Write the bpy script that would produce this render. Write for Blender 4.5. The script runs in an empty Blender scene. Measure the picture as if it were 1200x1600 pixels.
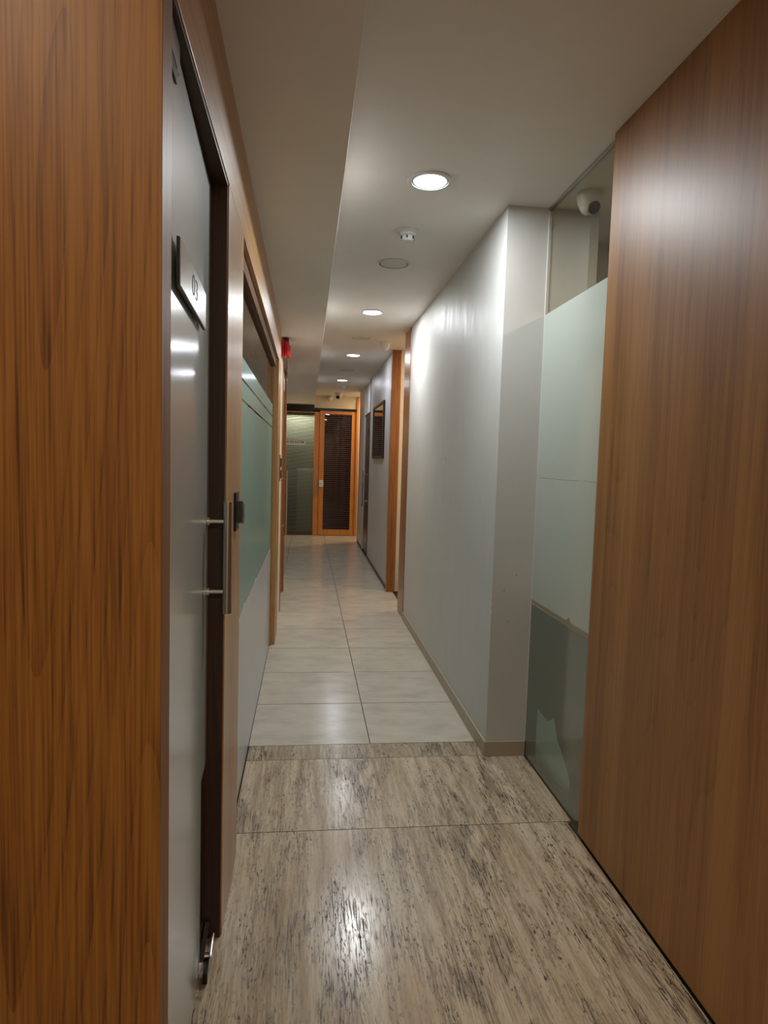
import bpy, bmesh, math
from mathutils import Matrix, Vector
S = bpy.context.scene
C = S.collection

# ------------------------------------------------------------------ camera
F_PX, PITCH, YAW, ROLL, CAM_H = 1026.116, -0.076239, 0.118212, 0.029199, 1.49
cy, sy, cp, sp = math.cos(YAW), math.sin(YAW), math.cos(PITCH), math.sin(PITCH)
fw = Vector((sy*cp, cy*cp, sp)); r0 = Vector((cy, -sy, 0)); u0 = r0.cross(fw)
rt = math.cos(ROLL)*r0 + math.sin(ROLL)*u0
up = -math.sin(ROLL)*r0 + math.cos(ROLL)*u0
cam = bpy.data.cameras.new('camera'); cam_o = bpy.data.objects.new('camera', cam); C.objects.link(cam_o)
cam.sensor_fit = 'HORIZONTAL'; cam.sensor_width = 36; cam.lens = 36*F_PX/1200; cam.clip_start = .02
M = Matrix((( rt.x, up.x, -fw.x, 0), (rt.y, up.y, -fw.y, 0), (rt.z, up.z, -fw.z, CAM_H), (0, 0, 0, 1)))
cam_o.matrix_world = M
S.camera = cam_o
# ------------------------------------------------------------------ world, exposure, lamp strengths
W = bpy.data.worlds.new('world'); S.world = W; W.use_nodes = True
W.node_tree.nodes['Background'].inputs[0].default_value = (.5, .5, .55, 1)
W.node_tree.nodes['Background'].inputs[1].default_value = .02
S.view_settings.view_transform = 'Standard'; S.view_settings.look = 'None'
S.view_settings.gamma = 1; S.view_settings.use_curve_mapping = False
S.view_settings.exposure = 0.08
COOL = (0.94, 0.98, 1.0); BLUISH = (.86, .92, 1.0); WARM = (1.0, .79, .55); SOFTW = (1.0, .85, .66)
LAMP = {                      # power in watts and colour of the lit downlights
    'corridor': (17.0, COOL), 'corridor_far': (6.5, BLUISH), 'passage': (10.0, WARM), 'lobby_end': (18.0, WARM),
    'entrance': (8.0, SOFTW), 'entrance_fill': (26.0, (1.0, .91, .80)), 'side_room': (30.0, SOFTW), 'server': (16.0, (1.0, .97, .82))}

# ------------------------------------------------------------------ material helpers
def mat(name):
    m = bpy.data.materials.new(name); m.use_nodes = True
    nt = m.node_tree; b = nt.nodes['Principled BSDF']
    return m, nt, b
def N(nt, t, **kw):
    n = nt.nodes.new(t)
    for k, v in kw.items():
        if k.startswith('_'): setattr(n, k[1:], v)
        else: n.inputs[k].default_value = v
    return n
def lk(nt, a, b): nt.links.new(a, b)
def srgb(r, g, b):
    f = lambda c: (c/255/12.92) if c <= 10 else ((c/255+.055)/1.055)**2.4
    return (f(r), f(g), f(b), 1)
def ramp(nt, fac, stops):
    n = nt.nodes.new('ShaderNodeValToRGB'); e = n.color_ramp.elements
    while len(e) < len(stops): e.new(.5)
    for k, (p, c) in enumerate(stops): e[k].position = p; e[k].color = c
    lk(nt, fac, n.inputs[0]); return n
def math_n(nt, op, a, b=None, c=None):
    n = nt.nodes.new('ShaderNodeMath'); n.operation = op
    for i, v in enumerate((a, b, c)):
        if v is None: continue
        if isinstance(v, (int, float)): n.inputs[i].default_value = v
        else: lk(nt, v, n.inputs[i])
    return n.outputs[0]
def mixc(nt, fac, a, b, mode='MIX'):
    n = nt.nodes.new('ShaderNodeMix'); n.data_type = 'RGBA'; n.blend_type = mode
    for v, s in ((fac, n.inputs[0]), (a, n.inputs[6]), (b, n.inputs[7])):
        if isinstance(v, (int, float)): s.default_value = v
        elif isinstance(v, tuple): s.default_value = v
        else: lk(nt, v, s)
    return n.outputs[2]
def plain(name, col, rough=.5, metal=0, spec=.5, coat=0, coat_r=.05):
    m, nt, b = mat(name)
    b.inputs['Base Color'].default_value = col; b.inputs['Roughness'].default_value = rough
    b.inputs['Metallic'].default_value = metal; b.inputs['Specular IOR Level'].default_value = spec
    b.inputs['Coat Weight'].default_value = coat; b.inputs['Coat Roughness'].default_value = coat_r
    tc = N(nt, 'ShaderNodeTexCoord'); n = N(nt, 'ShaderNodeTexNoise', Scale=9.0, Detail=4.0)
    lk(nt, tc.outputs['Object'], n.inputs['Vector'])
    v = mixc(nt, n.outputs[0], tuple(x*.93 for x in col[:3])+(1,), tuple(min(1, x*1.05) for x in col[:3])+(1,))
    lk(nt, v, b.inputs['Base Color'])
    return m
def wood(name, dark, mid, light, axis='z', rough=.36, coat=.25, seed=0.0, coat_r=.3, fg=.46, rg=.09, mg=None):
    mg = fg if mg is None else mg
    m, nt, b = mat(name)
    tc = N(nt, 'ShaderNodeTexCoord'); sx = nt.nodes.new('ShaderNodeSeparateXYZ')
    lk(nt, tc.outputs['Object'], sx.inputs[0])
    x, y, z = sx.outputs
    if axis == 'z': u, w = math_n(nt, 'ADD', x, y), z
    elif axis == 'y': u, w = math_n(nt, 'ADD', x, z), y
    else: u, w = math_n(nt, 'ADD', y, z), x
    def vec(su, sw):
        c = nt.nodes.new('ShaderNodeCombineXYZ')
        lk(nt, math_n(nt, 'MULTIPLY', u, su), c.inputs[0]); lk(nt, math_n(nt, 'MULTIPLY', w, sw), c.inputs[1])
        c.inputs[2].default_value = seed; return c.outputs[0]
    def noise(su, sw, det=4.0, dist=0.0):
        n = N(nt, 'ShaderNodeTexNoise', Scale=1.0, Detail=det, Distortion=dist); lk(nt, vec(su, sw), n.inputs['Vector']); return n.outputs[0]
    fine = noise(210, 3.5, 3.0); med = noise(36, .8, 2.0, .5); broad = noise(5.0, .35, 1.0)
    # cathedral figure: contour lines of a stretched noise
    cath = noise(3.6, .34, 1.0)
    rings = math_n(nt, 'FRACT', math_n(nt, 'MULTIPLY', cath, 22.0))
    rings = math_n(nt, 'POWER', rings, 5.0)
    leaf = nt.nodes.new('ShaderNodeTexWhiteNoise'); leaf.noise_dimensions = '1D'
    lk(nt, math_n(nt, 'FLOOR', math_n(nt, 'MULTIPLY', math_n(nt, 'ADD', u, 7.03+seed), 8.5)), leaf.inputs['W'])
    t = math_n(nt, 'ADD', math_n(nt, 'MULTIPLY', math_n(nt, 'ADD', math_n(nt, 'MULTIPLY', math_n(nt, 'SUBTRACT', fine, .5), fg/.46), .5), .46), math_n(nt, 'ADD', math_n(nt, 'MULTIPLY', math_n(nt, 'SUBTRACT', med, .5), mg*1.04), .24))
    t = math_n(nt, 'ADD', t, math_n(nt, 'MULTIPLY', broad, .35))
    t = math_n(nt, 'ADD', t, math_n(nt, 'MULTIPLY', leaf.outputs[0], .10))
    t = math_n(nt, 'SUBTRACT', t, math_n(nt, 'MULTIPLY', rings, rg))
    cr = ramp(nt, t, [(.40, dark), (.60, mid), (.82, light)])
    lk(nt, cr.outputs[0], b.inputs['Base Color'])
    b.inputs['Roughness'].default_value = rough
    b.inputs['Coat Weight'].default_value = coat; b.inputs['Coat Roughness'].default_value = coat_r
    bp = N(nt, 'ShaderNodeBump', Strength=.06, Distance=.002); lk(nt, fine, bp.inputs['Height']); lk(nt, bp.outputs[0], b.inputs['Normal'])
    return m
WOOD = wood('oak_veneer', srgb(120, 80, 38), srgb(164, 117, 64), srgb(190, 146, 92))
WOOD_H = wood('oak_veneer_along', srgb(120, 80, 38), srgb(164, 117, 64), srgb(190, 146, 92), axis='y', rough=.38, seed=3.1)
WOOD_BEAD = wood('oak_bead_along', srgb(70, 46, 26), srgb(104, 72, 44), srgb(124, 90, 58), axis='y', rough=.85, coat=0, seed=4.1)
WOOD_PANEL = wood('oak_panel_front', srgb(84, 47, 11), srgb(132, 83, 26), srgb(154, 104, 40), rough=.5, coat=0, seed=1.7, fg=.95, rg=.14, mg=.34)
WOOD_R = wood('oak_panel_side', srgb(96, 59, 25), srgb(141, 94, 47), srgb(166, 118, 66), rough=.45, coat=0, seed=5.3, fg=.36, rg=.06)
WOOD_RED = wood('oak_jamb_red', srgb(76, 42, 16), srgb(126, 74, 32), srgb(158, 100, 48), rough=.3, seed=8.9)
WOOD_DOOR = wood('honey_door_frame', srgb(138, 78, 22), srgb(190, 116, 40), srgb(214, 142, 60), rough=.34, seed=2.2)
WOOD_LINING = wood('dark_lining', srgb(36, 24, 16), srgb(56, 38, 26), srgb(74, 52, 37), rough=.5, coat=0, seed=9.6)
WOOD_DARK = wood('dark_door_veneer', srgb(38, 25, 18), srgb(58, 40, 29), srgb(78, 56, 42), rough=.28, seed=6.6)

def paint(name, col, rough=.6, blotch=.0, coat=0.0):
    m, nt, b = mat(name)
    tc = N(nt, 'ShaderNodeTexCoord'); n = N(nt, 'ShaderNodeTexNoise', Scale=2.3, Detail=5.0, Roughness=.6)
    lk(nt, tc.outputs['Object'], n.inputs['Vector'])
    d = tuple(x*.94 for x in col[:3])+(1,)
    cr = ramp(nt, n.outputs[0], [(.3, d), (.65, col)]); lk(nt, cr.outputs[0], b.inputs['Base Color'])
    mp = N(nt, 'ShaderNodeMapping'); mp.inputs['Scale'].default_value = (8, 8, 1.6); lk(nt, tc.outputs['Object'], mp.inputs[0])
    n2 = N(nt, 'ShaderNodeTexNoise', Scale=1.6, Detail=5.0); lk(nt, mp.outputs[0], n2.inputs['Vector'])
    rr = math_n(nt, 'ADD', math_n(nt, 'MULTIPLY', math_n(nt, 'SUBTRACT', n2.outputs[0], .5), blotch), rough)
    lk(nt, rr, b.inputs['Roughness'])
    if blotch:
        bp = N(nt, 'ShaderNodeBump', Strength=.25, Distance=.003); lk(nt, n2.outputs[0], bp.inputs['Height']); lk(nt, bp.outputs[0], b.inputs['Normal'])
    b.inputs['Coat Weight'].default_value = coat
    return m
CEIL = paint('ceiling_paint', srgb(236, 231, 224), .55)
WALL_W = paint('satin_wall_paint', srgb(200, 200, 197), .50, blotch=.28)
WALL_C = paint('cream_wall_paint', srgb(226, 213, 190), .6)
WALL_G = paint('grey_wall_paint', srgb(196, 195, 196), .42, blotch=.15)
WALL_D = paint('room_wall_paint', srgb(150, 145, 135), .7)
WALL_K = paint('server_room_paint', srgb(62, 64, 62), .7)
GROUT = paint('screed_and_grout', srgb(58, 50, 42), .9)

def travertine(name, seed=0.0, tone=1.0):
    m, nt, b = mat(name)
    tc0 = N(nt, 'ShaderNodeTexCoord'); oi = N(nt, 'ShaderNodeObjectInfo')
    tc = nt.nodes.new('ShaderNodeVectorMath'); tc.operation = 'MULTIPLY_ADD'
    lk(nt, oi.outputs['Random'], tc.inputs[0]); tc.inputs[1].default_value = (5.3, 9.1, 0); lk(nt, tc0.outputs['Object'], tc.inputs[2])
    def nz(scale, det, dist=0.0, off=0.0, rough=.6):
        mp = N(nt, 'ShaderNodeMapping'); mp.inputs['Scale'].default_value = scale; mp.inputs['Location'].default_value = (off+seed, off*1.7, seed)
        mp.inputs['Rotation'].default_value = (0, 0, .035)
        lk(nt, tc.outputs[0], mp.inputs[0])
        n = N(nt, 'ShaderNodeTexNoise', Scale=1.0, Detail=det, Distortion=dist, Roughness=rough); lk(nt, mp.outputs[0], n.inputs['Vector']); return n.outputs[0]
    bands = nz((30, 1.4, 1), 3.0, .3); lines = nz((190, 10.0, 1), 3.0, .4, 3.0); patch = nz((5.5, 1.8, 1), 4.0, .6, 7.0)
    pits = nz((150, 38, 1), 2.0, .5, 11.0); clus = nz((15, 2.4, 1), 3.0, .4, 17.0)
    T = lambda r, g, bb: tuple(x*tone for x in srgb(r, g, bb)[:3])+(1,)
    G = lambda v: (v, v, v, 1)
    base = ramp(nt, bands, [(.30, T(172, 150, 121)), (.5, T(198, 180, 152)), (.70, T(214, 199, 173))]).outputs[0]
    zone = math_n(nt, 'ADD', math_n(nt, 'MULTIPLY', patch, .5), math_n(nt, 'MULTIPLY', clus, .5))
    zmask = ramp(nt, zone, [(.42, G(.14)), (.50, G(.5)), (.58, G(1))]).outputs[0]
    s = math_n(nt, 'MULTIPLY', ramp(nt, lines, [(.48, G(0)), (.60, G(1))]).outputs[0], zmask)
    col = mixc(nt, ramp(nt, zone, [(.53, G(0)), (.64, G(.6))]).outputs[0], base, T(132, 114, 96))
    col = mixc(nt, math_n(nt, 'MULTIPLY', s, .92), col, T(70, 53, 39))
    p = math_n(nt, 'MULTIPLY', ramp(nt, pits, [(.58, G(0)), (.64, G(1))]).outputs[0], ramp(nt, clus, [(.40, G(.22)), (.56, G(1))]).outputs[0])
    col = mixc(nt, math_n(nt, 'MULTIPLY', p, .92), col, T(42, 30, 22))
    lk(nt, col, b.inputs['Base Color'])
    rr = math_n(nt, 'ADD', .19, math_n(nt, 'MULTIPLY', math_n(nt, 'ADD', s, p), .2)); lk(nt, rr, b.inputs['Roughness'])
    hh = math_n(nt, 'SUBTRACT', 1.0, math_n(nt, 'ADD', math_n(nt, 'MULTIPLY', s, .4), p))
    bp = N(nt, 'ShaderNodeBump', Strength=.08, Distance=.001); lk(nt, hh, bp.inputs['Height']); lk(nt, bp.outputs[0], b.inputs['Normal'])
    return m
TRAV = travertine('travertine'); TRAV2 = travertine('travertine_threshold', 4.4, .85)
TRAV_SKIRT = paint('stone_skirting', srgb(172, 158, 138), .45, blotch=.1)
def tile_mat():
    m, nt, b = mat('cream_porcelain')
    tc = N(nt, 'ShaderNodeTexCoord'); oi = N(nt, 'ShaderNodeObjectInfo')
    ad = nt.nodes.new('ShaderNodeVectorMath'); ad.operation = 'MULTIPLY_ADD'
    lk(nt, oi.outputs['Random'], ad.inputs[0]); ad.inputs[1].default_value = (37, 21, 0); lk(nt, tc.outputs['Object'], ad.inputs[2])
    mp = N(nt, 'ShaderNodeMapping'); mp.inputs['Scale'].default_value = (3.0, 5.0, 1); lk(nt, ad.outputs[0], mp.inputs[0])
    n = N(nt, 'ShaderNodeTexNoise', Scale=1.5, Detail=4.0, Roughness=.6); lk(nt, mp.outputs[0], n.inputs['Vector'])
    cr = ramp(nt, n.outputs[0], [(.28, srgb(184, 175, 158)), (.5, srgb(198, 190, 174)), (.7, srgb(204, 198, 184))])
    lk(nt, cr.outputs[0], b.inputs['Base Color'])
    b.inputs['Roughness'].default_value = .21
    return m
TILE = tile_mat()

STEEL = plain('brushed_steel', (.52, .51, .50, 1), .26, 1)
CHROME = plain('chrome', (.72, .72, .74, 1), .1, 1)
BLACK = plain('black_plastic', srgb(20, 19, 19), .4)
BLACKM = plain('black_frame', srgb(14, 13, 14), .3)
DARKMETAL = plain('dark_fitting', srgb(46, 42, 38), .35, .6)
WHITEP = plain('white_plastic', srgb(222, 222, 222), .4)
GREYP = plain('grey_plastic', srgb(150, 150, 152), .45)
SIGNW = plain('sign_face', srgb(214, 214, 214), .28)
RED = plain('red_alarm_plastic', srgb(196, 18, 24), .28)
INK = plain('sign_ink', srgb(52, 48, 46), .5)
CABIN = plain('cabinet_grey', srgb(150, 150, 140), .5)

def frost(name, col, rough=.3, transl=.0, coat=1.0, coat_r=.04):
    m, nt, b = mat(name)
    b.inputs['Roughness'].default_value = rough; b.inputs['Base Color'].default_value = col
    b.inputs['Coat Weight'].default_value = coat; b.inputs['Coat Roughness'].default_value = coat_r; b.inputs['Coat IOR'].default_value = 1.5
    tc = N(nt, 'ShaderNodeTexCoord'); n = N(nt, 'ShaderNodeTexNoise', Scale=1.7, Detail=2.0); lk(nt, tc.outputs['Object'], n.inputs['Vector'])
    lk(nt, mixc(nt, n.outputs[0], tuple(x*.92 for x in col[:3])+(1,), tuple(x*1.06 for x in col[:3])+(1,)), b.inputs['Base Color'])
    if transl:
        t = N(nt, 'ShaderNodeBsdfTranslucent'); t.inputs[0].default_value = col
        mx = N(nt, 'ShaderNodeMixShader'); mx.inputs[0].default_value = transl
        lk(nt, b.outputs[0], mx.inputs[1]); lk(nt, t.outputs[0], mx.inputs[2]); lk(nt, mx.outputs[0], nt.nodes['Material Output'].inputs[0])
    return m
def clear_glass(name, tint=(.93, .93, .88, 1), ior=1.5, stripes=None):
    m, nt, b = mat(name); nt.nodes.remove(b); out = nt.nodes['Material Output']
    t = N(nt, 'ShaderNodeBsdfTransparent'); t.inputs[0].default_value = tint
    g = N(nt, 'ShaderNodeBsdfGlossy'); g.inputs['Roughness'].default_value = .02
    fr = N(nt, 'ShaderNodeFresnel', IOR=ior); mx = N(nt, 'ShaderNodeMixShader')
    geo = N(nt, 'ShaderNodeNewGeometry')
    # the front face mirrors, the back face of the same pane lets the ray out
    lk(nt, math_n(nt, 'MULTIPLY', fr.outputs[0], math_n(nt, 'SUBTRACT', 1.0, geo.outputs['Backfacing'])), mx.inputs[0])
    lk(nt, t.outputs[0], mx.inputs[1]); lk(nt, g.outputs[0], mx.inputs[2])
    sh = mx.outputs[0]
    if stripes:
        col, pitch, fill, tr = stripes
        tc = N(nt, 'ShaderNodeTexCoord'); sx = nt.nodes.new('ShaderNodeSeparateXYZ'); lk(nt, tc.outputs['Object'], sx.inputs[0])
        wn = N(nt, 'ShaderNodeTexNoise', Scale=.9, Detail=1.0); lk(nt, tc.outputs['Object'], wn.inputs['Vector'])
        ph = math_n(nt, 'FRACT', math_n(nt, 'DIVIDE', sx.outputs[2], pitch))
        msk = math_n(nt, 'LESS_THAN', ph, fill)
        d = N(nt, 'ShaderNodeBsdfDiffuse'); d.inputs[0].default_value = col
        tl = N(nt, 'ShaderNodeBsdfTranslucent'); tl.inputs[0].default_value = col
        dm = N(nt, 'ShaderNodeMixShader'); dm.inputs[0].default_value = tr
        lk(nt, d.outputs[0], dm.inputs[1]); lk(nt, tl.outputs[0], dm.inputs[2])
        m2 = N(nt, 'ShaderNodeMixShader'); lk(nt, math_n(nt, 'MULTIPLY', msk, .85), m2.inputs[0]); lk(nt, sh, m2.inputs[1]); lk(nt, dm.outputs[0], m2.inputs[2]); sh = m2.outputs[0]
    lk(nt, sh, out.inputs[0]); return m
FILM_DOOR = frost('frosted_film_door', srgb(184, 192, 186), rough=.5, coat=1.0, coat_r=.17)
FILM_TEAL = frost('frosted_film_teal', srgb(110, 150, 137), rough=.4, coat=.35, coat_r=.16)
FILM_WHITE = frost('white_film', srgb(186, 188, 188), coat_r=.2, coat=.3)
FILM_MILK = frost('milky_film', srgb(206, 214, 206), transl=.35, coat=.5, coat_r=.1)
FILM_GREEN = frost('dark_green_film', srgb(84, 98, 84), coat_r=.1)
PATCH_LIGHT = frost('light_on_green_film', srgb(150, 176, 162), coat_r=.1)
def fade_down(m, lo, hi):          # the painted patch of light fades towards its lower edge
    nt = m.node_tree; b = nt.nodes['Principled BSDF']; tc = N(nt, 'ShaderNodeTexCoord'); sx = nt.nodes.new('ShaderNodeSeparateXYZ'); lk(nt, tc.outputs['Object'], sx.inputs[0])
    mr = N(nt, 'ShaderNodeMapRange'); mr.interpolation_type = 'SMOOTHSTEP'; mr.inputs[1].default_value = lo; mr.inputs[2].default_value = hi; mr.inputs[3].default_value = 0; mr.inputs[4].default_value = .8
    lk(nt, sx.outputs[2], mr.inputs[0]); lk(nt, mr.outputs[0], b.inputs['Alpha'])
fade_down(PATCH_LIGHT, .0, .14)
FILM_TAN = frost('tan_film_edge', srgb(138, 128, 100), coat=.3)
GLASS = clear_glass('clear_glass'); GLASS_END = clear_glass('striped_glass', (.8, .85, .82, 1), 1.5, (srgb(206, 206, 188), .030, .55, .93))
GLASS_DARK = clear_glass('dark_striped_glass', (.30, .27, .26, 1), 1.5, (srgb(104, 82, 78), .040, .5, .3))
def emit(name, col, s):
    m, nt, b = mat(name); nt.nodes.remove(b)
    e = N(nt, 'ShaderNodeEmission'); e.inputs[0].default_value = tuple(col)+(1,); e.inputs[1].default_value = s
    lk(nt, e.outputs[0], nt.nodes['Material Output'].inputs[0]); return m
LIT = {k: emit('lamp_disc_'+k, v[1], 12.0) for k, v in LAMP.items()}
for m_ in LIT.values(): m_.cycles.emission_sampling = 'NONE'
OFFDISC = plain('unlit_diffuser', srgb(206, 205, 202), .4)

# ------------------------------------------------------------------ mesh helpers
ORG = {}
def tag(o, label=None, cat=None, group=None, kind=None):
    if label: o['label'] = label
    if cat: o['category'] = cat
    if group: o['group'] = group
    if kind: o['kind'] = kind
    return o
def empty(name, loc=(0, 0, 0), parent=None):
    o = bpy.data.objects.new(name, None); C.objects.link(o); o.empty_display_size = .1
    p = ORG[parent.name] if parent else Vector((0, 0, 0))
    o.location = Vector(loc)-p; o.parent = parent; ORG[o.name] = Vector(loc); return o
def link(name, bm, m, parent=None, origin=None, smooth=False):
    """bm holds world coordinates; the object gets its origin at origin (default: base centre)."""
    vs = [v.co for v in bm.verts]
    if origin is None:
        mn = [min(v[i] for v in vs) for i in range(3)]; mx = [max(v[i] for v in vs) for i in range(3)]
        origin = Vector(((mn[0]+mx[0])/2, (mn[1]+mx[1])/2, mn[2]))
    else: origin = Vector(origin)
    bmesh.ops.translate(bm, vec=-origin, verts=bm.verts)
    bmesh.ops.recalc_face_normals(bm, faces=bm.faces)
    me = bpy.data.meshes.new(name); bm.to_mesh(me); bm.free(); me.materials.append(m)
    if smooth:
        for p in me.polygons: p.use_smooth = True
        try: me.set_sharp_from_angle(angle=math.radians(38))
        except Exception: pass
    o = bpy.data.objects.new(name, me); C.objects.link(o)
    p = ORG[parent.name] if parent else Vector((0, 0, 0))
    o.location = origin-p; o.parent = parent; ORG[o.name] = origin
    return o
def add_box(bm, x0, x1, y0, y1, z0, z1, bev=0.0):
    vs = [bm.verts.new((x, y, z)) for x in (x0, x1) for y in (y0, y1) for z in (z0, z1)]
    fs = [bm.faces.new([vs[i] for i in q]) for q in ((0, 1, 3, 2), (4, 6, 7, 5), (0, 4, 5, 1), (2, 3, 7, 6), (0, 2, 6, 4), (1, 5, 7, 3))]
    if bev:
        ed = {e for f in fs for e in f.edges}
        bmesh.ops.bevel(bm, geom=list(ed), offset=bev, segments=2, affect='EDGES', profile=.5)
    return bm
def box(name, x0, x1, y0, y1, z0, z1, m, parent=None, bev=0.0, **k):
    return link(name, add_box(bmesh.new(), x0, x1, y0, y1, z0, z1, bev), m, parent, **k)
def add_cyl(bm, a, b, r, r2=None, seg=20):
    a, b = Vector(a), Vector(b); d = b-a
    q = Vector((0, 0, 1)).rotation_difference(d.normalized()).to_matrix().to_4x4()
    bmesh.ops.create_cone(bm, cap_ends=True, segments=seg, radius1=r, radius2=r if r2 is None else r2, depth=d.length, matrix=Matrix.Translation((a+b)/2) @ q)
    return bm
def cyl(name, a, b, r, m, parent=None, r2=None, seg=20): return link(name, add_cyl(bmesh.new(), a, b, r, r2, seg), m, parent, smooth=True)
def add_lathe(bm, c, prof, seg=32):
    rings = []
    for r, z in prof:
        rings.append([bm.verts.new((c[0]+r*math.cos(2*math.pi*i/seg), c[1]+r*math.sin(2*math.pi*i/seg), c[2]+z)) for i in range(seg)] if r > 1e-5 else [bm.verts.new((c[0], c[1], c[2]+z))])
    for A, B in zip(rings, rings[1:]):
        for i in range(seg):
            j = (i+1) % seg
            if len(A) == 1 and len(B) == 1: continue
            if len(A) == 1: bm.faces.new((A[0], B[i], B[j]))
            elif len(B) == 1: bm.faces.new((A[i], A[j], B[0]))
            else: bm.faces.new((A[i], A[j], B[j], B[i]))
    return bm
def lathe(name, c, prof, m, parent=None, seg=32): return link(name, add_lathe(bmesh.new(), c, prof, seg), m, parent, origin=c, smooth=True)
def prism_x(name, poly, x0, x1, m, parent=None):
    """polygon of (y, z) points extruded along x"""
    bm = bmesh.new(); A = [bm.verts.new((x0, y, z)) for y, z in poly]; B = [bm.verts.new((x1, y, z)) for y, z in poly]
    n = len(poly); bm.faces.new(A); bm.faces.new(B)
    for i in range(n): bm.faces.new((A[i], A[(i+1) % n], B[(i+1) % n], B[i]))
    return link(name, bm, m, parent)
def prism_y(name, poly, y0, y1, m, parent=None):
    bm = bmesh.new(); A = [bm.verts.new((x, y0, z)) for x, z in poly]; B = [bm.verts.new((x, y1, z)) for x, z in poly]
    n = len(poly); bm.faces.new(A); bm.faces.new(B)
    for i in range(n): bm.faces.new((A[i], A[(i+1) % n], B[(i+1) % n], B[i]))
    return link(name, bm, m, parent)
def text(name, body, size, loc, rot, m, parent, offset=0.0, align='CENTER'):
    cu = bpy.data.curves.new(name, 'FONT'); cu.body = body; cu.size = size; cu.align_x = align; cu.align_y = 'CENTER'; cu.extrude = .0004; cu.offset = offset
    t = bpy.data.objects.new(name+'_tmp', cu); C.objects.link(t)
    dg = bpy.context.evaluated_depsgraph_get(); me = bpy.data.meshes.new_from_object(t.evaluated_get(dg))
    bpy.data.objects.remove(t); bm = bmesh.new(); bm.from_mesh(me); bpy.data.meshes.remove(me)
    bm.transform(Matrix.Translation(loc) @ rot.to_4x4())
    return link(name, bm, m, parent)
ST = 'structure'
HC, HS, HO = 2.741, 2.562, 2.27          # ceiling, soffit underside, head of the left openings
XL, XS, XR = -.237, .1175, .938          # left frame face, soffit edge, right wall face
YE = 13.0                                # end doors

# ------------------------------------------------------------------ floor
floor = box('floor', -2.6, 3.2, -2.8, 15.8, -.12, -.012, GROUT); tag(floor, 'corridor floor of travertine slabs and cream porcelain tiles', 'floor', kind=ST)
def slab(name, x0, x1, y0, y1, m, gap=.0012, bev=.0008, gy=None):
    gy = gy or gap
    return box(name, x0+gap, x1-gap, y0+gy, y1-gy, -.012, 0, m, floor, bev)
for y0, y1, x0, x1 in ((2.553, 3.19, -.27, 1.14), (.62, 2.553, -.30, 1.118), (-1.3, .62, -2.2, 1.118), (-2.6, -1.3, -2.2, 1.118)):
    slab('travertine_slab', x0, x1, y0, y1, TRAV, .001, gy=.0022)
slab('travertine_threshold', -.27, .93, 3.19, 3.355, TRAV2)
slab('travertine_slab', -2.2, -.30, .62, 1.11, TRAV)
rows = [3.355]+[3.943+.6*k for k in range(17)]
for k in range(len(rows)-1):
    a, b = rows[k], min(rows[k+1], YE+.02)
    if a >= YE: break
    mid = (a+b)/2
    cols = [(-.274, .361), (.361, 1.005 if 6.5 < mid < 7.5 else .938)]
    if mid > 7.5: cols[0] = (-.274, .361); cols.insert(0, (-.55, -.274))
    if 6.5 < mid < 7.2: cols += [(1.005, 1.65), (1.65, 2.3)]
    if mid > 12: cols[-1] = (.361, 1.005); cols += [(1.005, 1.65), (1.65, 2.2)]
    for x0, x1 in cols: slab('floor_tile', x0, x1, a, b, TILE, .002, gy=.004)

# ------------------------------------------------------------------ ceiling and soffit
ceiling = box('ceiling', -2.6, 3.2, -2.8, 15.8, HC, HC+.1, CEIL); tag(ceiling, 'plain off-white painted ceiling over the corridor', 'ceiling', kind=ST)
box('soffit', -.62, XS, 1.11, YE, HS, HC, CEIL, ceiling, .002)

# ------------------------------------------------------------------ left wall
wl = empty('wall_left', (XL, 1.11, 0)); tag(wl, 'left wall of oak frames and glass along the corridor', 'wall', kind=ST)
box('wood_end_panel', -2.2, XL, 1.112, 1.185, 0, HC, WOOD_PANEL, wl, .001)
fas = box('head_fascia', -.34, XL, 1.187, 5.668, HO, HS-.001, WOOD_H, wl, .001)
p1 = box('post', -.36, XL, 1.987, 2.422, 0, HO-.001, WOOD, wl, .001)
box('door_lining', -.352, XL-.004, 1.978, 1.9868, 0, HO-.010, WOOD_LINING, wl)  # dark boards over the jamb reveal and the head underside
box('head_lining', -.338, XL-.003, 1.187, 1.977, HO-.010, HO-.001, WOOD_LINING, wl)
p2 = box('post', -.36, -.233, 5.243, 5.667, 0, HO-.001, WOOD, wl, .001)
box('plaster_strip', -.36, -.247, 5.67, 6.418, 0, HS-.001, WALL_C, wl)
wlf = empty('wall_left_recess', (-.55, 7.45, 0)); tag(wlf, 'recessed plain wall beyond the left wooden door', 'wall', kind=ST)
box('plaster', -.65, -.552, 7.452, YE-.01, 0, HS-.001, WALL_C, wlf)
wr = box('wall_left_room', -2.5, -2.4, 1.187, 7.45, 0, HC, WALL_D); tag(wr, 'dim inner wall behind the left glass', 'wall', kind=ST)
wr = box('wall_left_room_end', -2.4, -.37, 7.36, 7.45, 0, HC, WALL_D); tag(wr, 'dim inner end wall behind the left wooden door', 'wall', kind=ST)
# lock keepers screwed to the frame posts
def keeper(yc, z0, x, parent, m):
    k = empty('lock_keeper', (x, yc, z0), parent)
    box('back_plate', x, x+.006, yc-.045, yc+.045, z0, z0+.13, m, k, .002)
    prism_x('striker_box', [(yc-.03, z0+.03), (yc+.04, z0+.02), (yc+.055, z0+.045), (yc+.05, z0+.085), (yc-.02, z0+.1)], x+.006, x+.024, m, k)
    box('bolt_slot', x+.024, x+.027, yc-.012, yc+.012, z0+.04, z0+.08, CHROME, k, .001)
    return k
keeper(2.25, 1.245, XL+.001, p1, BLACK)

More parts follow.
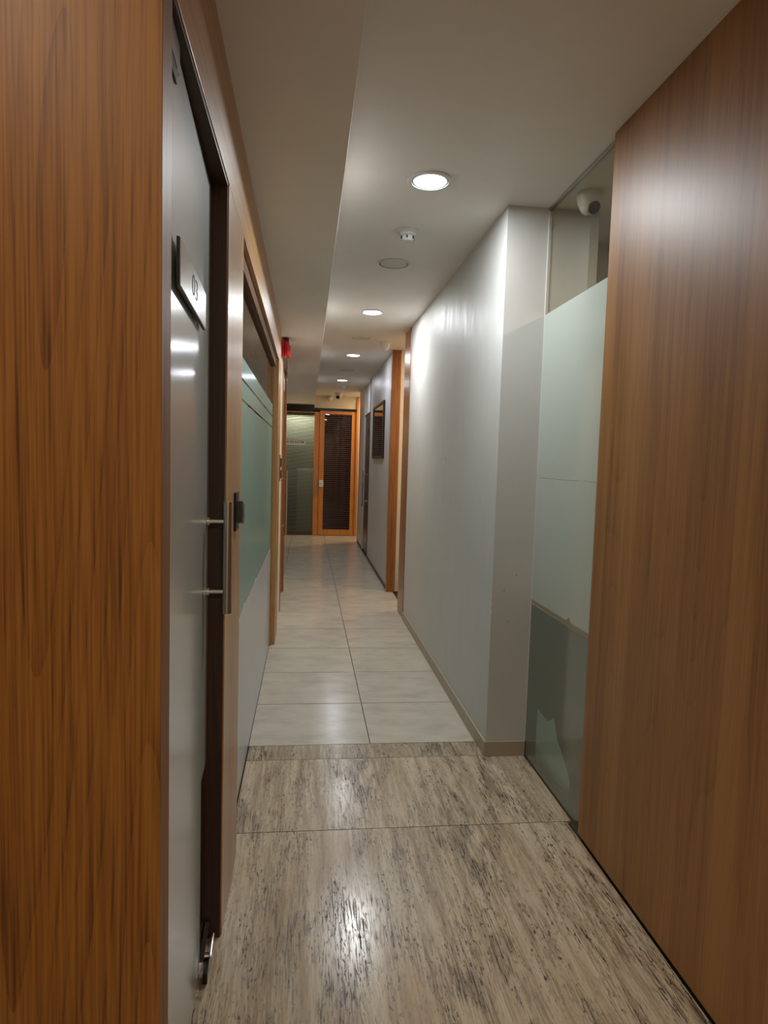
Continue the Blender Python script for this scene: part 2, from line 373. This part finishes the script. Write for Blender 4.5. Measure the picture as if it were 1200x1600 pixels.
# door 1: frosted glass door with the number plate, standing a hair ajar
d1 = empty('door_1', (-.253, 1.2, 0)); tag(d1, 'frosted glass door with number plate and steel pull bar', 'door', kind=ST)
GX = lambda y: -.2525-.0425*(y-1.2)          # glass face line
def slanted(name, poly, off, th, m, parent):
    bm = bmesh.new()
    A = [bm.verts.new((GX(y)+off, y, z)) for y, z in poly]; B = [bm.verts.new((GX(y)+off-th, y, z)) for y, z in poly]
    n = len(poly); bm.faces.new(A); bm.faces.new(B)
    for i in range(n): bm.faces.new((A[i], A[(i+1) % n], B[(i+1) % n], B[i]))
    return link(name, bm, m, parent)
slanted('glass_pane', [(1.2, .012), (1.972, .012), (1.972, 2.25), (1.2, 2.25)], -.0015, .01, GLASS, d1)
slanted('frosted_film', [(1.203, .02), (1.835, .02), (1.835, .575), (1.966, .575), (1.966, 2.248), (1.203, 2.248)], 0, .001, FILM_DOOR, d1)
hd = empty('pull_handle', (-.2245, 1.93, 1.036), d1)
cyl('bar', (-.2245, 1.93, 1.036), (-.2245, 1.93, 1.362), .0135, STEEL, hd, seg=28)
for z in (1.305, 1.1):
    cyl('standoff', (-.232, 1.93, z), (GX(1.93)+.001, 1.93, z), .007, CHROME, hd)
    cyl('collar', (GX(1.93)+.009, 1.93, z), (GX(1.93)+.001, 1.93, z), .0125, CHROME, hd)
pt = slanted('top_hinge_patch', [(1.205, 2.20), (1.33, 2.20), (1.33, 2.252), (1.205, 2.252)], .006, .005, STEEL, d1)
slanted('hinge_shadow', [(1.205, 2.174), (1.31, 2.174), (1.31, 2.199), (1.205, 2.199)], .004, .003, DARKMETAL, d1)  # dark strip standing in for the shadow under the hinge patch
cl = empty('bottom_lock_patch', (GX(1.88), 1.88, 0), d1)
slanted('clamp_plate', [(1.80, .014), (1.965, .014), (1.965, .062), (1.80, .062)], .014, .013, CHROME, cl)
slanted('clamp_block', [(1.79, .004), (1.85, .004), (1.85, .035), (1.79, .035)], .026, .013, DARKMETAL, cl)
cyl('thumb_screw', (GX(1.85)+.012, 1.85, .043), (GX(1.85)+.034, 1.85, .043), .008, CHROME, cl)
cyl('latch_pin', (GX(1.85)+.03, 1.84, .048), (GX(1.95)+.03, 1.93, .048), .004, CHROME, cl)
sg = empty('number_plate', (GX(1.51)+.01, 1.51, 1.808), d1)
sg['label'] = 'white number plate reading 03'
slanted('plate_backing', [(1.295, 1.808), (1.73, 1.808), (1.73, 1.898), (1.295, 1.898)], .0125, .006, BLACK, sg)
slanted('plate_face', [(1.297, 1.810), (1.728, 1.810), (1.728, 1.896), (1.297, 1.896)], .0142, .0016, SIGNW, sg)
th = math.atan(.0425)
RX = Matrix((( 0, 0, 1), (1, 0, 0), (0, 1, 0)))         # text x -> world y, text y -> z, normal -> x
rotz = Matrix.Rotation(th, 3, 'Z')
text('number', '03', .066, Vector((GX(1.51)+.0148, 1.51, 1.854)), rotz @ RX @ Matrix.Diagonal((1.55, 1, 1)), INK, sg, offset=-.0019)

# window 1: glazed left wall with teal film
w1 = empty('window_1', (-.28, 2.43, 0)); tag(w1, 'left interior window with teal frosted film and white lower film', 'window', kind=ST)
WX = -.276
box('head_bead', -.30, -.256, 2.424, 5.24, 2.205, HO-.001, WOOD_BEAD, w1)
box('side_bead', -.30, -.262, 5.205, 5.241, 0, 2.204, WOOD, w1)
for a, b in ((2.426, 3.5655), (3.5685, 5.204)): box('glass_pane', WX-.010, WX-.0012, a, b, .004, 2.204, GLASS, w1)
tear = [(2.426, .80), (2.82, .799), (3.0, .806), (3.05, .82), (3.09, .803), (3.4, .80), (3.66, .797), (3.72, .814), (3.8, .80), (4.2, .792), (4.7, .788), (5.204, .786)]
prism_x('teal_film', tear+[(5.204, 1.727), (2.426, 1.727)], WX-.001, WX, FILM_TEAL, w1)
box('teal_film', WX-.001, WX, 2.426, 5.204, 1.737, 1.813, FILM_TEAL, w1)
box('teal_film', WX-.001, WX, 2.426, 5.204, 1.823, 1.908, FILM_TEAL, w1)
prism_x('white_film', [(2.426, .004), (5.204, .004)]+tear[::-1], WX+.0002, WX+.002, FILM_WHITE, w1)

# door 2: wooden door further along the left
d2 = empty('door_2', (-.25, 6.42, 0)); tag(d2, 'wooden door in an oak frame further along the left wall', 'door', kind=ST)
box('jamb', -.36, -.240, 6.42, 6.52, 0, HS-.001, WOOD_RED, d2); box('jamb', -.36, -.238, 7.36, 7.448, 0, HS-.001, WOOD_RED, d2)
box('transom', -.36, -.242, 6.521, 7.359, 2.42, HS-.001, WOOD_RED, d2)
box('leaf', -.30, -.262, 6.523, 7.357, .008, 2.418, WOOD_RED, d2, .002)
h2 = empty('pull_handle', (-.215, 6.98, .69), d2)
cyl('bar', (-.213, 6.98, .688), (-.213, 6.98, 1.37), .013, STEEL, h2)
for z in (.785, 1.282): cyl('standoff', (-.22, 6.98, z), (-.262, 6.98, z), .007, CHROME, h2)
s2 = empty('number_plate', (-.255, 6.95, 2.2), d2)
box('plate_backing', -.262, -.254, 6.75, 7.15, 2.19, 2.325, BLACK, s2); box('plate_face', -.2538, -.2522, 6.755, 7.145, 2.194, 2.321, SIGNW, s2)
for z in (1.405, 1.30):
    k = keeper(6.0, z-.01, -.2465, wl, WOOD_DARK)

# ------------------------------------------------------------------ right side
wR = box('wall_right', XR, 1.40, 3.182, 6.118, 0, HC, WALL_W); tag(wR, 'white satin painted wall on the right with scuffed corner', 'wall', kind=ST)
CHIP = paint('bare_plaster', srgb(235, 232, 222), .8); SCUFF = paint('dark_scuff', srgb(110, 100, 90), .8)
for z, h, d in ((.70, .012, .004), (.735, .022, .005), (.785, .016, .004), (.83, .01, .003), (.60, .012, .003)):
    prism_x('paint_chip', [(3.1815, z), (3.1815+d*1.6, z+h*.2), (3.1815+d*2.2, z+h*.6), (3.1815, z+h)], XR-.0006, XR+.0002, CHIP, wR)
cyl('screw_hole', (XR-.0008, 4.43, 1.522), (XR+.0005, 4.43, 1.522), .006, SCUFF, wR, seg=10)
for x, z in ((1.0, .86), (1.06, .94), (1.03, .70)): cyl('scuff_spot', (x, 3.1814, z), (x, 3.1825, z), .003, SCUFF, wR, seg=8)
bb = empty('baseboard_right', (XR, 3.17, 0)); tag(bb, 'low stone skirting along the white right wall', 'baseboard', kind=ST)
ys = [3.172, 3.60, 4.2, 4.8, 5.4, 6.08]
for a, b in zip(ys, ys[1:]): box('skirting_piece', XR-.012, XR-.0005, a+(.001 if a > 3.2 else 0), b-.001, 0, .078, TRAV_SKIRT, bb, .001)
box('skirting_piece', XR-.001, 1.142, 3.170, 3.1815, 0, .078, TRAV_SKIRT, bb, .001)
t1 = box('trim_1', .932, 1.0, 6.12, 6.48, 0, HC-.001, WOOD_RED, None, .002); tag(t1, 'near oak jamb of the side passage opening at the right', 'door jamb', kind=ST)
t2 = box('trim_2', .924, 1.025, 7.395, 7.447, 0, HC-.001, WOOD_RED, None, .002); tag(t2, 'far oak jamb of the side passage opening at the right', 'door jamb', kind=ST)
o = box('wall_passage_far', 1.026, 2.4, 7.43, 7.53, 0, HC, WALL_C); tag(o, 'warmly lit cream wall inside the side passage', 'wall', kind=ST)
o = box('wall_passage_near', 1.41, 2.4, 6.38, 6.48, 0, HC, WALL_C); tag(o, 'near cream wall inside the side passage', 'wall', kind=ST)
o = box('wall_passage_end', 2.3, 2.4, 6.49, 7.42, 0, HC, WALL_C); tag(o, 'end wall of the side passage', 'wall', kind=ST)
o = box('wall_passage_pier', 1.002, 1.408, 6.12, 6.48, 0, HC, WALL_C); tag(o, 'plaster pier behind the near oak jamb', 'wall', kind=ST)
wRf = empty('wall_right_far', (.943, 7.45, 0)); tag(wRf, 'grey painted wall far down the right side', 'wall', kind=ST)
box('plaster', .943, 1.2, 7.45, 10.04, 0, HC, WALL_G, wRf); box('plaster', .943, 1.2, 11.08, 12.04, 0, HC, WALL_G, wRf)
box('dark_corner_trim', .938, .96, 12.041, 12.07, 0, HC, BLACKM, wRf); box('dark_corner_trim', .936, .96, 10.042, 10.085, 0, HC, BLACKM, wRf)
bf = empty('baseboard_far', (.94, 7.45, 0)); tag(bf, 'thin dark skirting along the far right wall', 'baseboard', kind=ST)
box('skirting_strip', .934, .9425, 7.452, 10.03, 0, .04, BLACK, bf); box('skirting_strip', .934, .9425, 11.09, 12.03, 0, .04, BLACK, bf)
d3 = empty('door_3', (.95, 10.09, 0)); tag(d3, 'dark wooden door far down on the right with pull bar', 'door', kind=ST)
box('leaf', .962, 1.0, 10.088, 11.078, .006, 2.238, WOOD_DARK, d3, .002); box('transom_bar', .950, 1.0, 10.088, 11.078, 2.239, 2.258, BLACKM, d3)
box('transom_panel', .962, 1.0, 10.088, 11.078, 2.26, HC-.001, WALL_G, d3)
h3 = empty('pull_handle', (.90, 10.36, .75), d3)
cyl('bar', (.90, 10.7, .75), (.90, 10.7, 1.34), .013, STEEL, h3)
for z in (.838, 1.272): cyl('standoff', (.905, 10.7, z), (.962, 10.7, z), .008, CHROME, h3)
pl = box('number_plate', .955, .9618, 10.46, 10.66, 1.89, 2.0, BLACKM, d3)

# right glass partition (window 2) and the oak wall panel
w2 = empty('window_2', (1.146, 2.48, 0)); tag(w2, 'right glass partition, clear above, milky in the middle, green below', 'window', kind=ST)
GX2 = 1.146
box('glass_pane', GX2, GX2+.01, 2.45, 3.178, .004, HC-.012, GLASS, w2)
box('glazing_channel', GX2-.006, GX2+.016, 2.45, 3.178, HC-.012, HC-.0005, STEEL, w2)
box('edge_seal', GX2-.002, GX2+.012, 3.1785, 3.1818, .004, HC-.012, WHITEP, w2)
box('milky_film', GX2-.0016, GX2-.0004, 2.45, 3.178, 1.4345, 2.23, FILM_MILK, w2); box('milky_film', GX2-.0016, GX2-.0004, 2.45, 3.178, .82, 1.4305, FILM_MILK, w2)
prism_x('film_edge_strip', [(2.45, .796), (3.178, .800), (3.178, .818), (2.73, .818), (2.70, .838), (2.68, .818), (2.45, .818)], GX2-.0022, GX2-.0004, FILM_TAN, w2)
box('green_film', GX2-.0016, GX2-.0004, 2.45, 3.178, .006, .795, FILM_GREEN, w2)
prism_x('light_patch', [(3.02, .31), (2.95, .30), (2.88, .30), (2.81, .345), (2.76, .26), (2.60, .155), (2.60, .01), (3.02, .01)], GX2-.0024, GX2-.0017, PATCH_LIGHT, w2)  # light showing through the glass, painted as a paler piece on the film
wp = empty('wall_right_wood', (1.12, 0, 0)); tag(wp, 'large oak veneered wall panel on the right', 'wall', kind=ST)
box('oak_panel', 1.119, 1.143, -2.6, 2.442, .012, HC-.001, WOOD_R, wp, .001)
box('backing', 1.1435, 1.22, -2.6, 2.437, 0, HC-.001, BLACK, wp)
box('shadow_gap_strip', 1.126, 1.1432, -2.6, 2.437, 0, .0115, BLACK, wp)
o = box('wall_right_room_end', 1.402, 3.1, 3.6, 3.7, 0, HC, WALL_W); tag(o, 'inner wall seen through the clear glass at upper right', 'wall', kind=ST)
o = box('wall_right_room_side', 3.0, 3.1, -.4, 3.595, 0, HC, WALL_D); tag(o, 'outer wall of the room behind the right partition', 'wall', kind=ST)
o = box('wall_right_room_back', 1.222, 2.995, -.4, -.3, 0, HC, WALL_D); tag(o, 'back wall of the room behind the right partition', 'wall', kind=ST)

# ------------------------------------------------------------------ entrance lobby behind the camera
o = box('wall_entrance_left', -2.3, -2.202, -2.6, 1.11, 0, HC, WALL_C); tag(o, 'left wall of the entrance space behind the viewer', 'wall', kind=ST)
o = box('wall_back', -2.3, 1.3, -2.72, -2.605, 0, HC, WALL_C); tag(o, 'back wall of the entrance space behind the viewer', 'wall', kind=ST)

# ------------------------------------------------------------------ far end: double doors
wf = empty('wall_far', (0, YE, 0)); tag(wf, 'cream end wall above and beside the honey wood doors', 'wall', kind=ST)
box('plaster_over_doors', .119, .945, YE, YE+.1, 2.50, HC, WALL_C, wf)
box('plaster_over_doors', -.65, .117, YE, YE+.1, 2.555, HC, WALL_C, wf)
box('plaster_side', .995, 2.3, YE, YE+.1, 0, HC, WALL_C, wf)
o = box('wall_lobby_side', 2.2, 2.3, 11.9, YE-.005, 0, HC, WALL_C); tag(o, 'side wall of the cross lobby by the end doors', 'wall', kind=ST)
o = box('wall_lobby_near', 1.21, 2.195, 11.9, 12.02, 0, HC, WALL_C); tag(o, 'near wall of the cross lobby by the end doors', 'wall', kind=ST)
t3 = box('trim_3', .947, .993, YE-.03, YE+.06, 0, HC-.001, WOOD_DOOR, None, .002); tag(t3, 'tall honey wood post beside the end doors', 'door jamb', kind=ST)
t4 = prism_y('trim_4', [(-.55, 2.425), (.02, 2.425), (.14, 2.455), (.944, 2.455), (.944, 2.498), (.118, 2.498), (.118, 2.553), (-.55, 2.553)], YE-.02, YE+.09, BLACKM); tag(t4, 'black header strip over the end doors, with the shaded gap at left painted black', 'door header', kind=ST)  # deeper left part is the shaded gap above that leaf, put in as black
def leaf(name, label, x0, x1, sl, sr, rt_, rb, m, gm, z1):
    d = empty(name, (x0, YE, 0)); tag(d, label, 'door', kind=ST)
    box('stile', x0, x0+sl, YE, YE+.045, .008, z1, m, d, .002); box('stile', x1-sr, x1, YE, YE+.045, .008, z1, m, d, .002)
    box('top_rail', x0+sl, x1-sr, YE, YE+.045, z1-rt_, z1, m, d, .002); box('bottom_rail', x0+sl, x1-sr, YE, YE+.045, .008, .008+rb, m if name == 'door_5' else WOOD_DARK, d, .002)
    box('glass_pane', x0+sl, x1-sr, YE+.018, YE+.026, .008+rb, z1-rt_, gm, d)
    return d
d4 = leaf('door_4', 'left leaf of the end doors with striped glass', -.548, .222, .08, .095, .02, .07, WOOD_DOOR, GLASS_END, 2.424)
h4 = empty('pull_handle', (.172, YE-.05, .77), d4)
cyl('bar', (.172, YE-.05, .766), (.172, YE-.05, 1.32), .011, STEEL, h4)
for z in (.84, 1.25): cyl('standoff', (.172, YE-.045, z), (.172, YE+.001, z), .007, CHROME, h4)
sr_ = box('room_sign', -.47, -.045, YE+.008, YE+.017, 1.777, 1.865, SIGNW, d4); sr_['label'] = 'white sign reading SERVER ROOM'
text('lettering', 'SERVER ROOM', .058, Vector((-.262, YE+.0075, 1.822)), Matrix(((1, 0, 0), (0, 0, -1), (0, 1, 0))), INK, sr_, offset=.0004)
d5 = leaf('door_5', 'right leaf of the end doors with dark glass and white lock', .231, .946, .092, .09, .065, .11, WOOD_DOOR, GLASS_DARK, 2.453)
lkb = empty('lock_box', (.277, YE-.03, .959), d5)
box('case', .234, .32, YE-.035, YE-.0005, .962, 1.094, WHITEP, lkb, .006); cyl('thumb_turn', (.277, YE-.05, 1.03), (.277, YE-.035, 1.03), .018, CHROME, lkb)
# server room behind
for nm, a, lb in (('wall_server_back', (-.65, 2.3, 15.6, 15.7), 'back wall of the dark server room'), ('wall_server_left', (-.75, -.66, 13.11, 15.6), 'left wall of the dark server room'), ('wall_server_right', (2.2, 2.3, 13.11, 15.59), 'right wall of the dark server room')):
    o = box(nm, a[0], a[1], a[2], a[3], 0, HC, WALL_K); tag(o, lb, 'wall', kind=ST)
cb = empty('server_cabinet', (-.02, 13.65, -.012)); tag(cb, 'grey equipment cabinet behind the striped glass of the left end door', 'cabinet')
box('body', -.2, .17, 13.45, 13.95, -.012, 1.3, CABIN, cb, .006); box('cabinet_door', -.185, .155, 13.437, 13.449, .22, 1.27, CABIN, cb, .003); box('plinth', -.185, .155, 13.437, 13.449, .0, .2, GREYP, cb)
cyl('lock_knob', (-.16, 13.437, .8), (-.16, 13.425, .8), .012, CHROME, cb)

# ------------------------------------------------------------------ picture on the far right wall
pf = empty('picture_frame', (.93, 8.75, 1.53)); tag(pf, 'black framed glazed picture hanging on the far right wall', 'picture')
x0, x1 = .917, .9425
for a in ((8.12, 8.15, 1.53, 2.25), (9.37, 9.40, 1.53, 2.25)): box('frame_side', x0, x1, a[0], a[1], a[2], a[3], BLACKM, pf, .002)
for a in ((8.1505, 9.3695, 1.53, 1.56), (8.1505, 9.3695, 2.22, 2.25)): box('frame_rail', x0, x1, a[0], a[1], a[2], a[3], BLACKM, pf, .002)
box('glazed_print', .928, .934, 8.1505, 9.3695, 1.5605, 2.2195, plain('glazed_dark_print', srgb(70, 66, 62), .04, coat=1, coat_r=.01), pf)

# ------------------------------------------------------------------ ceiling fixtures
def downlight(y, x, lit, label, key=None, group='round recessed ceiling downlights'):
    ri = .080 if lit else .0905
    t = empty('downlight', (x, y, HC)); tag(t, label, 'downlight', group)
    lathe('trim_ring', (x, y, HC), [(.100, -.0005), (.101, -.004), (.097, -.008), (ri+.002, -.009), (ri, -.0005)], WHITEP, t, 40)
    lathe('gasket', (x, y, HC), [(ri, -.001), (ri, -.0055), (ri-.0065, -.0055), (ri-.0065, -.001)], BLACK if not lit else GREYP, t, 40)
    lathe('diffuser', (x, y, HC), [(ri-.0067, -.001), (ri-.0067, -.006), (.06, -.0068), (0, -.007)], LIT[key] if lit else OFFDISC, t, 40)
    if lit:
        la = bpy.data.lights.new('downlight_lamp', 'AREA'); la.shape = 'DISK'; la.size = .146; la.energy, la.color = LAMP[key]
        lo = bpy.data.objects.new('lamp', la); C.objects.link(lo); lo.parent = t; lo.location = (0, 0, -.0082)
    return t
DL = [(2.98, True, 'glowing downlight nearest the viewer, ahead of the smoke detector', 'corridor'), (4.22, False, 'unlit downlight just beyond the smoke detector', None),
      (5.60, True, 'glowing downlight second from the viewer, near the right oak jamb', 'corridor'), (6.77, False, 'unlit downlight beside the cone shaped ceiling sensor', None),
      (7.89, True, 'glowing downlight third from the viewer, past the side passage', 'corridor_far'), (9.17, False, 'unlit downlight above the stretch with the framed picture', None),
      (10.38, True, 'glowing downlight farthest down the corridor', 'corridor_far')]
for y, on, lb, key in DL: downlight(y, .517, on, lb, key)
downlight(6.94, 1.63, True, 'warm downlight inside the right side passage', 'passage', 'warm downlights out of sight')
downlight(12.5, 1.55, True, 'warm downlight in the cross lobby by the end doors', 'lobby_end', 'warm downlights out of sight')
downlight(.3, -.8, True, 'warm downlight in the entrance space beside the oak end panel', 'entrance', 'warm downlights out of sight')
downlight(-1.7, .55, True, 'added unseen fill downlight at the rear of the entrance space', 'entrance_fill', 'warm downlights out of sight')  # made-up fill lamp, out of view, brightens the foreground
downlight(13.32, -.2, True, 'downlight inside the server room behind the end doors', 'server', 'warm downlights out of sight')
downlight(1.6, 2.1, True, 'downlight in the room behind the right glass partition', 'side_room', 'warm downlights out of sight')

def smoke(x, y, label):
    t = empty('smoke_detector', (x, y, HC)); tag(t, label, 'smoke detector', 'ceiling smoke detectors')
    lathe('mounting_base', (x, y, HC), [(.058, -.0005), (.058, -.014), (.05, -.018), (0, -.018)], WHITEP, t)
    lathe('sensing_head', (x, y, HC), [(.046, -.0185), (.045, -.03), (.036, -.034), (.034, -.05), (.026, -.058), (0, -.06)], WHITEP, t)
    for i in range(6):
        a = i*math.pi/3+.3; cx, cyy = x+.0362*math.cos(a), y+.0362*math.sin(a)
        cyl('vent_slot', (cx, cyy, HC-.048), (cx, cyy, HC-.036), .0045, BLACK, t, seg=8)
smoke(.515, 3.62, 'white smoke detector between the two nearest downlights')
smoke(.60, 11.1, 'white smoke detector beyond the farthest glowing downlight')

# cone shaped sensor near the side passage
t = empty('motion_sensor', (.79, 6.95, HC)); tag(t, 'white cone shaped sensor on the ceiling by the side passage', 'sensor')
lathe('mounting_ring', (.79, 6.95, HC), [(.062, -.0005), (.062, -.018), (.055, -.022), (0, -.022)], WHITEP, t)
lathe('cone', (.79, 6.95, HC), [(.048, -.0225), (.046, -.045), (.032, -.078), (.018, -.09), (0, -.094)], WHITEP, t)

def dome_cam(x, y, z, yaw, label, tilt=.7, s=1.0, eye=BLACK, shell=WHITEP):
    t = empty('dome_camera', (x, y, z)); tag(t, label, 'security camera', 'small dome security cameras')
    lathe('housing', (x, y, z), [(.060*s, -.0005), (.060*s, -.02*s), (.054*s, -.05*s), (.047*s, -.066*s), (0, -.067*s)], shell, t)
    d = Vector((math.cos(yaw)*math.cos(tilt), math.sin(yaw)*math.cos(tilt), -math.sin(tilt)))
    c = Vector((x, y, z-.055*s))
    bm = bmesh.new(); bmesh.ops.create_uvsphere(bm, u_segments=24, v_segments=14, radius=.0465*s, matrix=Matrix.Translation(c))
    ball = link('eyeball', bm, shell, t, smooth=True)
    cyl('lens_window', c+d*.030*s, c+d*.0475*s, .030*s, eye, ball, seg=24)
    return t
dome_cam(1.258, 2.98, HC, math.radians(-70), 'white eyeball security camera behind the clear glass at upper right', tilt=.55, s=.95)
dome_cam(.545, 12.3, HC, math.radians(-100), 'security camera with a dark eye on the ceiling before the end doors', tilt=.5, s=1.15)
t = empty('wall_siren', (.42, YE-.001, 2.70)); tag(t, 'white bulb shaped device on the cream wall over the end doors', 'sensor')
cyl('bracket', (.42, YE-.001, 2.705), (.42, YE-.05, 2.705), .03, WHITEP, t); 
bm = bmesh.new(); bmesh.ops.create_uvsphere(bm, u_segments=20, v_segments=12, radius=.055, matrix=Matrix.Translation((.42, YE-.085, 2.685))); link('bulb', bm, WHITEP, t, smooth=True)

# red fire alarm sounder on the left, under the soffit
t = empty('fire_alarm', (-.24, 6.02, 2.385)); tag(t, 'red fire alarm sounder high on the left wall under the soffit', 'fire alarm')
box('back_box', -.2465, -.222, 5.96, 6.10, 2.39, 2.545, RED, t, .006)
box('sounder_body', -.2215, -.178, 5.965, 6.095, 2.395, 2.535, RED, t, .016)
box('cap', -.232, -.185, 5.968, 6.092, 2.5455, 2.556, BLACK, t, .003)
box('strobe_lens', -.1775, -.168, 5.985, 6.075, 2.40, 2.50, plain('red_strobe_lens', srgb(232, 60, 48), .12), t, .003)
